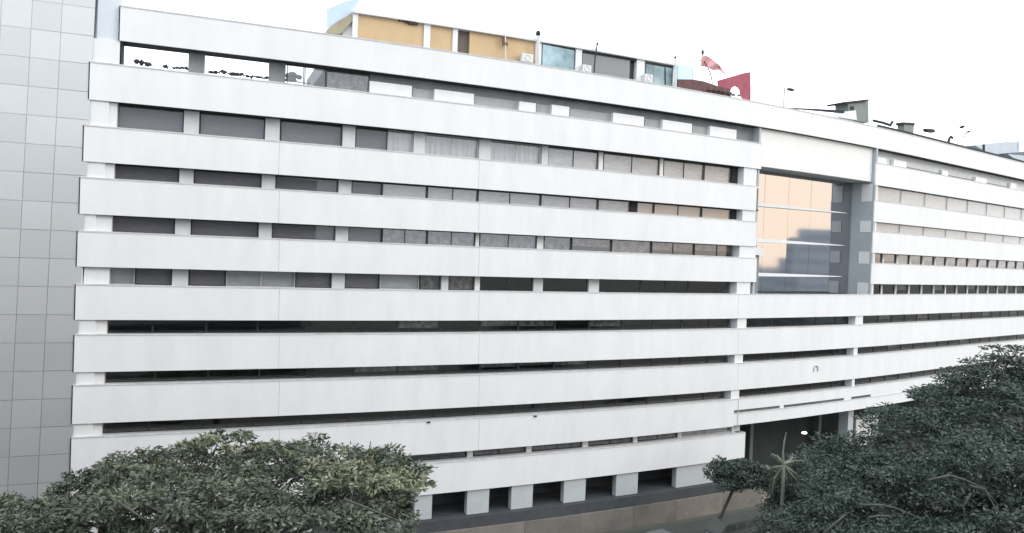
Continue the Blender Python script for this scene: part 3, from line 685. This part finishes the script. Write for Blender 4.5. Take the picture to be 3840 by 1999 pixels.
cn = thing('roof_canopy', P3(Fz(3830, 590, -1.2)[0], -1.2, Z['pt']), 'low navy roof cover at the right edge under the pale canopy', 'canopy')
plate('sheet', NAVY, [(3775, 575), (3845, 568), (3900, 566), (3900, 600), (3840, 582)], -1.2, 2, cn)
plate('skirt', CANO, [(3778, 577), (3845, 583), (3900, 601), (3900, 622), (3800, 592)], -1.25, 1.8, cn)
# clutter behind the open terrace
CLUT = mat('weathered_grey', (.10, .105, .11), .9, var=.5, ns=5)
def clutter(name, px, r, off, label, cat, m=CLUT):
    b = MB(); r = r if isinstance(r, list) else [r]*len(px)
    q = np.linspace(0, len(px)-1, 4*len(px)); ii = np.arange(len(px))
    px2 = [(np.interp(u, ii, [p[0] for p in px]), np.interp(u, ii, [p[1] for p in px])+rnd.uniform(-2.2, 2.2)) for u in q]
    r = [max(.035, np.interp(u, ii, r)*rnd.choice((.35, .6, 1.0, 1.15))) for u in q]; px = px2
    for (x, y) in px[::3]:
        s_, z_ = Fz(x, y-rnd.uniform(1, 4), off); b.ball(P3(s_, off, z_), rnd.uniform(.05, .12), 6, 4)
    b.tube([P3(Fz(x, y, off)[0], off, Fz(x, y, off)[1]) for x, y in px], r, 7); return tag(b.build(name, m, smooth=True), label, cat)
clutter('pipe_bundle', [(502, 230), (530, 234), (570, 244)], [.16, .2, .12], -4, 'dark pipe bundle seen through the leftmost open bay', 'pipe')
clutter('roof_valve', [(616, 249), (628, 250)], .14, -4, 'small dark valve beside the first grey column', 'valve')
clutter('roof_hose', [(648, 254), (675, 256), (704, 257), (765, 268)], [.13, .1, .1, .09], -3.5, 'dark hose running behind the first grey column', 'hose')
clutter('roof_cable', [(785, 270), (815, 272), (835, 267), (850, 274), (890, 279), (915, 281), (940, 288), (946, 296)], [.13, .12, .15, .12, .13, .1, .1, .08], -3, 'knotted dark cable along the ledge of the second open bay', 'cable')
clutter('roof_pipe', [(948, 288), (1000, 292), (1075, 302), (1160, 312)], .1, -3, 'straight dark pipe crossing behind the second grey column', 'pipe')
tag(rubble('potted_shrub', [(1085, 285, .3), (1097, 280, .35), (1108, 286, .3), (1122, 290, .22), (1092, 296, .3)], -3.4, LEAFB), 'dark round shrub in the glazed bay behind the terrace', 'shrub')

# lobby light
b = MB(); s_, z_ = Fz(3021, 1624, -3.5); b.strip(s_-.22, s_+.22, z_-.08, z_+.06, -3.5, -3.8); lg = tag(b.build('ceiling_light', LIGHTM), 'small lit white lamp in the dark lobby under the glass bay', 'lamp')

# ------------------------------------------------------------------ vegetation
nr = np.random.default_rng(11)
def leaf_mesh(name, P, D, ln, wd, m, parent, kind=None):
    """P: centres, D: leaf directions; each leaf a folded rhomb of 2 triangles pairs"""
    n = len(P); D = D/np.linalg.norm(D, axis=1)[:, None]
    Q = nr.normal(size=(n, 3)); Sd = np.cross(D, Q); Sd /= np.linalg.norm(Sd, axis=1)[:, None]+1e-9
    l = (ln*nr.uniform(.6, 1.35, n))[:, None]; w_ = (wd*nr.uniform(.6, 1.3, n))[:, None]
    V = np.stack([P-D*l/2, P+Sd*w_/2, P+D*l/2, P-Sd*w_/2], 1).reshape(-1, 3)
    me = bpy.data.meshes.new(name); me.vertices.add(4*n); me.vertices.foreach_set('co', V.astype(np.float32).ravel())
    me.loops.add(4*n); me.loops.foreach_set('vertex_index', np.arange(4*n, dtype=np.int32))
    me.polygons.add(n); me.polygons.foreach_set('loop_start', np.arange(0, 4*n, 4, dtype=np.int32)); me.polygons.foreach_set('loop_total', np.full(n, 4, np.int32))
    me.update(calc_edges=True); me.validate(); me.materials.append(m)
    o = bpy.data.objects.new(name, me); col.objects.link(o)
    if parent is not None: put(o, parent)
    if kind: o['kind'] = kind
    return o
def tree(base, label, lobes, nclump, nleaf, m, ln, wd, trunk_r, fork, extra=(), flat=.35, cl_r=.8, group='trees in front of the white building', bark=BARK, limbs=26, droop=0, spray=None):
    base = np.array(base); t = thing('tree', base, label, 'tree', group)
    wts = np.array([r[3]*r[4]+r[3]*r[5] for r in lobes]); wts = wts/wts.sum()
    cs = []; 
    for i in range(nclump):
        k = nr.choice(len(lobes), p=wts); cx, cy, cz, rx, ry, rz = lobes[k]
        v = nr.normal(size=3); v /= np.linalg.norm(v)
        if v[2] < -.35: v[2] *= -.6
        r = nr.uniform(.72, 1.04) if nr.random() < .8 else nr.uniform(.3, .8)
        cs.append((cx+v[0]*rx*r, cy+v[1]*ry*r, cz+v[2]*rz*r))
    cs = np.array(cs+[tuple(e[:3]) for e in extra]); er = np.concatenate([cl_r*nr.uniform(.6, 1.3, nclump), [e[3] for e in extra]])
    P = []; D = []
    for c, r in zip(cs, er):
        k = max(10, int(nleaf*(r/cl_r)**1.6)); v = nr.normal(size=(k, 3)); v /= np.linalg.norm(v, axis=1)[:, None]
        rr = nr.uniform(.15, 1, k)**.6
        P.append(c+v*rr[:, None]*r*np.array([1.25, 1.25, flat*1.5])); d = v*np.array([1, 1, .35])+nr.normal(size=(k, 3))*.35; d[:, 2] -= droop; D.append(d)
    if spray is not None:
        leaf_mesh('top_spray', np.concatenate(P[nclump:]), np.concatenate(D[nclump:]), ln*1.1, wd, spray, t); P, D = P[:nclump], D[:nclump]
    P = np.concatenate(P); D = np.concatenate(D)
    leaf_mesh('crown', P, D, ln, wd, m, t)
    fk = np.array(fork); tb = MB(); mid = (base+fk)/2+np.array([.25, .1, 0])
    tb.tube([base-np.array([0, 0, .3]), base+np.array([0, 0, .5]), mid, fk], [trunk_r*1.5, trunk_r*1.1, trunk_r*.9, trunk_r*.75], 10); tb.build('trunk', bark, t, smooth=True)
    sel = nr.choice(len(cs), min(limbs, len(cs)), replace=False); sel = np.concatenate([sel, np.arange(nclump, len(cs))]) if len(extra) else sel
    for i in sel[:limbs+len(extra)]:
        c = cs[i]; fk0 = fk
        if i >= nclump: fk = cs[:nclump][np.argsort(np.linalg.norm(cs[:nclump]-c, axis=1))[4]]
        mm = fk*.5+c*.5+np.array([0, 0, -.12*np.linalg.norm(c-fk)*.5])+nr.normal(size=3)*.25
        lb = MB(); lb.tube([fk, fk*.75+mm*.25+nr.normal(size=3)*.1, mm, mm*.4+c*.6, c], [q*(.25 if i >= nclump else 1) for q in (trunk_r*.6, trunk_r*.45, trunk_r*.3, trunk_r*.18, .04)], 6); lb.build('limb', bark, t, smooth=True); fk = fk0
    return t, cs
def lobe(x, y, dep, rx, ry, rz): p = W(x, y, dep); return (p[0], p[1], p[2], rx, ry, rz)
def ex(x, y, dep, r): p = W(x, y, dep); return (p[0], p[1], p[2], r)
# broad tree bottom left
LT = [lobe(120, 1975, 37, 3.6, 4, 1.3), lobe(330, 1905, 38, 3.4, 4.5, 1.5), lobe(560, 1835, 38, 3.6, 5, 1.7), lobe(820, 1775, 38.5, 3.8, 5.5, 1.7), lobe(1080, 1790, 38, 3.6, 5.5, 1.6),
      lobe(1320, 1800, 37, 3.0, 5, 1.25), lobe(1480, 1840, 36, 1.8, 3.5, 1.15), lobe(300, 2010, 33, 4, 3, 1.3), lobe(700, 1950, 32, 4.5, 3.5, 1.5), lobe(1100, 1955, 32, 4.5, 3.5, 1.4), lobe(1400, 1945, 33, 2.2, 3, 1.1)]
ext = [ex(690, 1665, 38, .4), ex(760, 1660, 38, .5), ex(800, 1645, 38, .45), ex(850, 1690, 38, .5), ex(960, 1672, 38, .4), ex(1030, 1662, 38, .35), ex(1060, 1690, 38, .35), ex(1110, 1715, 38, .4),
       ex(1160, 1705, 37, .25), ex(1290, 1695, 37, .35), ex(1385, 1690, 37, .22), ex(1375, 1715, 37, .4), ex(1240, 1715, 37, .35), ex(1560, 1795, 35.5, .5), ex(1600, 1815, 35.5, .35), ex(640, 1700, 38, .3),
       ex(425, 1757, 38, .2), ex(465, 1750, 38, .3), ex(500, 1757, 38, .35), ex(570, 1757, 38, .35), ex(620, 1740, 38, .4), ex(1500, 1770, 36, .5), ex(1180, 1745, 34, .6), ex(1260, 1760, 33.5, .7), ex(1350, 1755, 33.5, .7), ex(1430, 1770, 33.5, .6), ex(1310, 1800, 32.5, .7), ex(1400, 1815, 32.5, .7), ex(1480, 1800, 33, .6), ex(1550, 1830, 33.5, .5), ex(1220, 1810, 32, .6)]
fk = W(820, 2080, 36.5)
LTREE, _c = tree((fk[0]+.5, fk[1], GZ), 'broad spreading olive-green tree in front of the tower and the left bands', LT, 400, 120, LEAFA, .30, .115, .38, fk, ext, limbs=34, cl_r=.66, spray=LEAFY)
# big dark tree on the right
RT = [lobe(3120, 1790, 47, 2.0, 3.5, 1.6), lobe(3280, 1720, 47, 2.6, 4, 1.7), lobe(3440, 1640, 47, 2.9, 4.5, 2.3), lobe(3620, 1560, 47, 3.0, 5, 2.6), lobe(3800, 1510, 46, 3.2, 5, 2.8), lobe(3990, 1500, 46, 3.4, 5, 3.0), lobe(4200, 1560, 46, 3.4, 5, 3.0),
      lobe(3250, 1900, 43, 3.2, 3.5, 1.7), lobe(3480, 1820, 42, 3.4, 4, 2.0), lobe(3720, 1760, 41, 3.4, 4, 2.3), lobe(3960, 1760, 41, 3.4, 4, 2.5), lobe(3380, 2040, 40, 3.4, 3, 1.3), lobe(3640, 2060, 38, 3.2, 3, 1.4), lobe(3860, 1960, 38, 3, 3, 1.7), lobe(3150, 1985, 42, 2.6, 2.5, 1.6), lobe(3010, 1990, 44, 1.6, 2, 1.3), lobe(3300, 1800, 46, 3, 3, 1.5), lobe(3560, 1930, 41, 3, 3, 1.6)]
ext = [ex(3662, 1352, 46, .22), ex(3675, 1335, 46, .25), ex(3690, 1305, 46, .28), ex(3720, 1300, 46, .3), ex(3745, 1300, 46, .35), ex(3765, 1315, 46, .4), ex(3800, 1300, 46, .35), ex(3815, 1312, 46, .3), ex(3735, 1335, 46, .45), ex(3700, 1345, 46, .35),
       ex(3770, 1345, 46, .6), ex(3490, 1450, 47, .5), ex(3570, 1420, 47, .6), ex(3640, 1385, 47, .6), ex(3700, 1375, 47, .7)]
fk = W(3680, 1930, 43)
RTREE, _c = tree((fk[0]+.3, fk[1], GZ), 'large dark green layered tree covering the lower right of the building', RT, 680, 165, LEAFB, .27, .10, .42, fk, ext, flat=.26, cl_r=.95, limbs=40)
def bough(t, dep, px, rad):
    pts = [Vector(W(x, y, dep+.25*math.sin(i))) for i, (x, y) in enumerate(px)]
    MB().tube(pts, [rad*(1-.6*i/(len(pts)-1)) for i in range(len(pts))], 6).build('limb', PBARK, t, smooth=True)
PBARK = mat('pale_grey_bark', (.105, .11, .098), .95, var=.4, ns=3)
for px in ([(3480, 1800), (3560, 1782), (3620, 1800), (3690, 1832), (3745, 1895)], [(3640, 1850), (3612, 1900), (3618, 1950)], [(3640, 1822), (3690, 1835), (3730, 1900), (3765, 1948)],
           [(3225, 1893), (3300, 1893), (3360, 1905), (3450, 1942)], [(3090, 1999), (3140, 1955), (3172, 1930)], [(3260, 1940), (3300, 1933), (3340, 1935)]):
    bough(RTREE, 35.2, px, .055)
for px in ([(1290, 1872), (1400, 1915), (1500, 1955)], [(560, 1990), (620, 1930), (660, 1880)], [(440, 1880), (500, 1920), (560, 1960)], [(130, 1960), (210, 1912), (320, 1905)]):
    bough(LTREE, 29.5, px, .06)
for px in ([(1040, 1720), (1012, 1672), (1030, 1652)], [(1180, 1720), (1130, 1690), (1080, 1668)], [(1390, 1720), (1384, 1690), (1390, 1655)], [(1260, 1720), (1240, 1690), (1222, 1675)], [(800, 1700), (815, 1668), (795, 1648)], [(940, 1690), (905, 1668)], [(1310, 1710), (1296, 1682), (1285, 1672)]):
    bough(LTREE, 38, px, .055)
# small tree by the wall
ST = [lobe(2720, 1770, 62, 1.5, 1.6, .9), lobe(2790, 1775, 62, 1.9, 1.8, 1.0), lobe(2870, 1790, 62, 1.4, 1.6, .9), lobe(2780, 1815, 61.5, 2.4, 1.6, .6)]
fk = W(2748, 1838, 62); bs = W(2640, 2010, 62)
tree((bs[0], bs[1], GZ), 'small leaning tree with a rounded crown in front of the tan wall', ST, 75, 110, LEAFB, .26, .13, .15, fk, cl_r=.6, flat=.45, limbs=10)
# low dark tree behind the palm
MT = [lobe(3050, 1760, 60, 1.9, 2.2, 1.6), lobe(3000, 1860, 59, 1.5, 2, 1.5), lobe(3110, 1880, 58, 2.2, 2, 1.8), lobe(3050, 1960, 57, 2.2, 2, 1.3), lobe(2975, 1860, 60, 1.3, 1.5, 1.3), lobe(2930, 1930, 59.5, 1.4, 1.4, 1.3), lobe(2890, 1985, 58.5, 1.3, 1.3, .9)]
fk = W(3060, 1960, 58)
tree((fk[0], fk[1], GZ), 'dense dark tree behind and right of the pale bare palm', MT, 165, 120, LEAFB, .26, .11, .2, fk, cl_r=.7, flat=.4, limbs=10)
# pale palm with few short fronds
pc = W(2938, 1745, 58); pb_ = W(2928, 2050, 58)
pm = thing('palm_tree', (pb_[0], pb_[1], GZ), 'thin pale palm with a tall spike and few curled fronds', 'palm')
MB().tube([(pb_[0], pb_[1], GZ-.2), tuple(W(2930, 1930, 58)), tuple(W(2936, 1830, 58)), tuple(pc)], [.2, .15, .13, .12], 8).build('trunk', mat('pale_bark', (.17, .18, .15), .95, var=.3, ns=4), pm, smooth=True)
MB().tube([tuple(pc), tuple(W(2936, 1700, 58)), tuple(W(2941, 1655, 58)), tuple(W(2948, 1622, 58))], [.1, .08, .07, .04], 6).build('spike', LEAFC, pm)
for px in (((2936, 1735), (2915, 1712), (2897, 1705)), ((2938, 1738), (2965, 1725), (2974, 1706)), ((2938, 1740), (2980, 1728), (3030, 1728)), ((2936, 1748), (2900, 1752), (2885, 1762), (2878, 1748)),
           ((2940, 1745), (2975, 1770), (2995, 1792), (3008, 1786)), ((2938, 1750), (2920, 1782), (2900, 1792)), ((2936, 1750), (2950, 1800), (2955, 1830)), ((2938, 1745), (2985, 1800), (3018, 1870), (3025, 1950)), ((2936, 1748), (2905, 1795), (2895, 1850))):
    pts = [Vector(W(x, y, 58+.3*i)) for i, (x, y) in enumerate(px)]
    b = MB(); b.tube(pts, [.09]+[.06]*(len(pts)-2)+[.03], 5)
    for i in range(len(pts)-1):
        for q in np.linspace(.1, .95, 5):
            c = pts[i].lerp(pts[i+1], q); d = (pts[i+1]-pts[i]).normalized()
            for sg in (-1, 1):
                sdv = Vector((d.z*sg, .3, -d.x*sg))*.28; e = c+d*.22+sdv+Vector((0, 0, -.1)); b.poly([c, c+d*.09, e])
    b.build('frond', LEAFC, pm)

# ------------------------------------------------------------------ vehicles by the tan wall
def vehicle(name, c, rz, L_, Wd, H, roofz, m, label, cat, van=False):
    t = thing(name, c, label, cat, 'vehicles parked by the tan wall'); c = Vector(c); R3 = Matrix.Rotation(rz, 3, 'Z')
    T = lambda p: tuple(c+R3@Vector(p))
    prof = [(-.5, .25), (-.5, .62), (-.47, .72), (-.36, .95 if van else .68), (-.3, 1.0) if van else (-.2, .98), (.38, 1.0) if van else (.18, 1.0), (.46, .96) if van else (.36, .72), (.5, .6), (.5, .25)]
    b = MB(); n = len(prof)
    for sgn, wf in ((-1, 1), (1, 1)):
        for (u, v) in prof:
            inset = .86 if v > .7 else 1; b.v.append(T((u*L_, sgn*Wd/2*inset, v*H)))
    b.f += [list(range(n)), list(range(n, 2*n))[::-1]]+[[i, (i+1) % n, n+(i+1) % n, n+i] for i in range(n)]
    b.build('body', m, t)
    for sgn in (-1, 1):
        for (u1, u2) in ((-.3, -.06), (-.03, .14)) if not van else ((-.34, -.12), (-.08, .14), (.18, .4)):
            w2 = MB(); y1, y2 = sgn*(Wd/2*.93+.01), sgn*(Wd/2*.86+.012)
            w2.hexa([T((u1*L_, y1, H*.7)), T((u2*L_, y1, H*.7)), T((u2*L_, y1-sgn*.03, H*.7)), T((u1*L_, y1-sgn*.03, H*.7)), T((u1*L_+.1, y2, H*.93)), T((u2*L_-.05, y2, H*.93)), T((u2*L_-.05, y2-sgn*.03, H*.93)), T((u1*L_+.1, y2-sgn*.03, H*.93))])
            w2.build('window', FRAME, t)
        for u in (-.31, .31):
            wv = MB(); wv.tube([T((u*L_, sgn*(Wd/2-.2), .33)), T((u*L_, sgn*(Wd/2+.02), .33))], .33, 14); wh = wv.build('wheel', RUBBER, t)
            wv = MB(); wv.tube([T((u*L_, sgn*(Wd/2+.02), .33)), T((u*L_, sgn*(Wd/2+.03), .33))], .2, 10); wv.build('rim', COPE, wh)
    for v in (-.6, .6):
        wv = MB(); wv.box(T((-.5*L_, v*Wd/2, H*.5)), (.06, .3, .14), rz); wv.build('headlight', LFRAME, t)
    return t
ang = R(31)
p = W(2750, 1960, 62); vehicle('parked_van', (p[0], p[1], GZ+.0), ang, 4.6, 1.8, 2.0, 0, CARG, 'grey-green parked van below the small leaning tree', 'van', True)
p = W(2480, 1990, 59.5); vehicle('parked_car', (p[0], p[1], GZ), ang, 4.2, 1.7, 1.5, 0, CARS, 'silver parked car in front of the tan wall, left of the van', 'car')

# ------------------------------------------------------------------ blocks far to the right, mirrored in the glass bay
def block(c, d, rz, label):
    t = thing('far_building', (c[0], c[1], GZ), label, 'building', 'buildings across the city mirrored in the glass')
    b = MB(); b.box((c[0], c[1], GZ+d[2]/2), d, rz); b.build('wall', BLOCKF, t)
    Rm = Matrix.Rotation(rz, 3, 'Z')
    z = GZ+3
    while z < GZ+d[2]-1.5:
        wv = MB(); cc = Vector((c[0], c[1], z))+Rm@Vector((-d[0]/2-.02, 0, 0)); wv.box(cc, (.06, d[1]*.9, 1.3), rz); wv.build('window', BLOCKW, t); z += 3.4
def far(az, dist): return (31+dist*math.cos(R(az)), 77+dist*math.sin(R(az)))
block(far(1.2, 150), (18, 19, GZ*-1+9.5), R(-2), 'tallest grey block far right of the glass bay')
block(far(-3.1, 165), (20, 7, GZ*-1+7.5), R(-2), 'middle grey block far right of the glass bay')
block(far(-5.0, 180), (20, 6, GZ*-1+1.5), R(-2), 'low grey block far right of the glass bay')
block(far(-8, 200), (20, 18, GZ*-1-2.5), R(-2), 'lowest wide grey block far right of the glass bay')

# ------------------------------------------------------------------ unseen block added on the viewer's side to darken the lower floors
ob = thing('added_shade_block', (-20, -12, GZ), 'unseen plain grey block added across the street to darken the lower floors', 'building')
b = MB(); b.box((-32, -17, GZ/2+5), (104, 26, -GZ+10)); b.build('wall', BLOCK, ob)
for k in range(9):
    b = MB(); b.box((-32, -3.97, GZ+4+3.4*k), (98, .08, 1.3)); b.build('window', FRAME, ob)
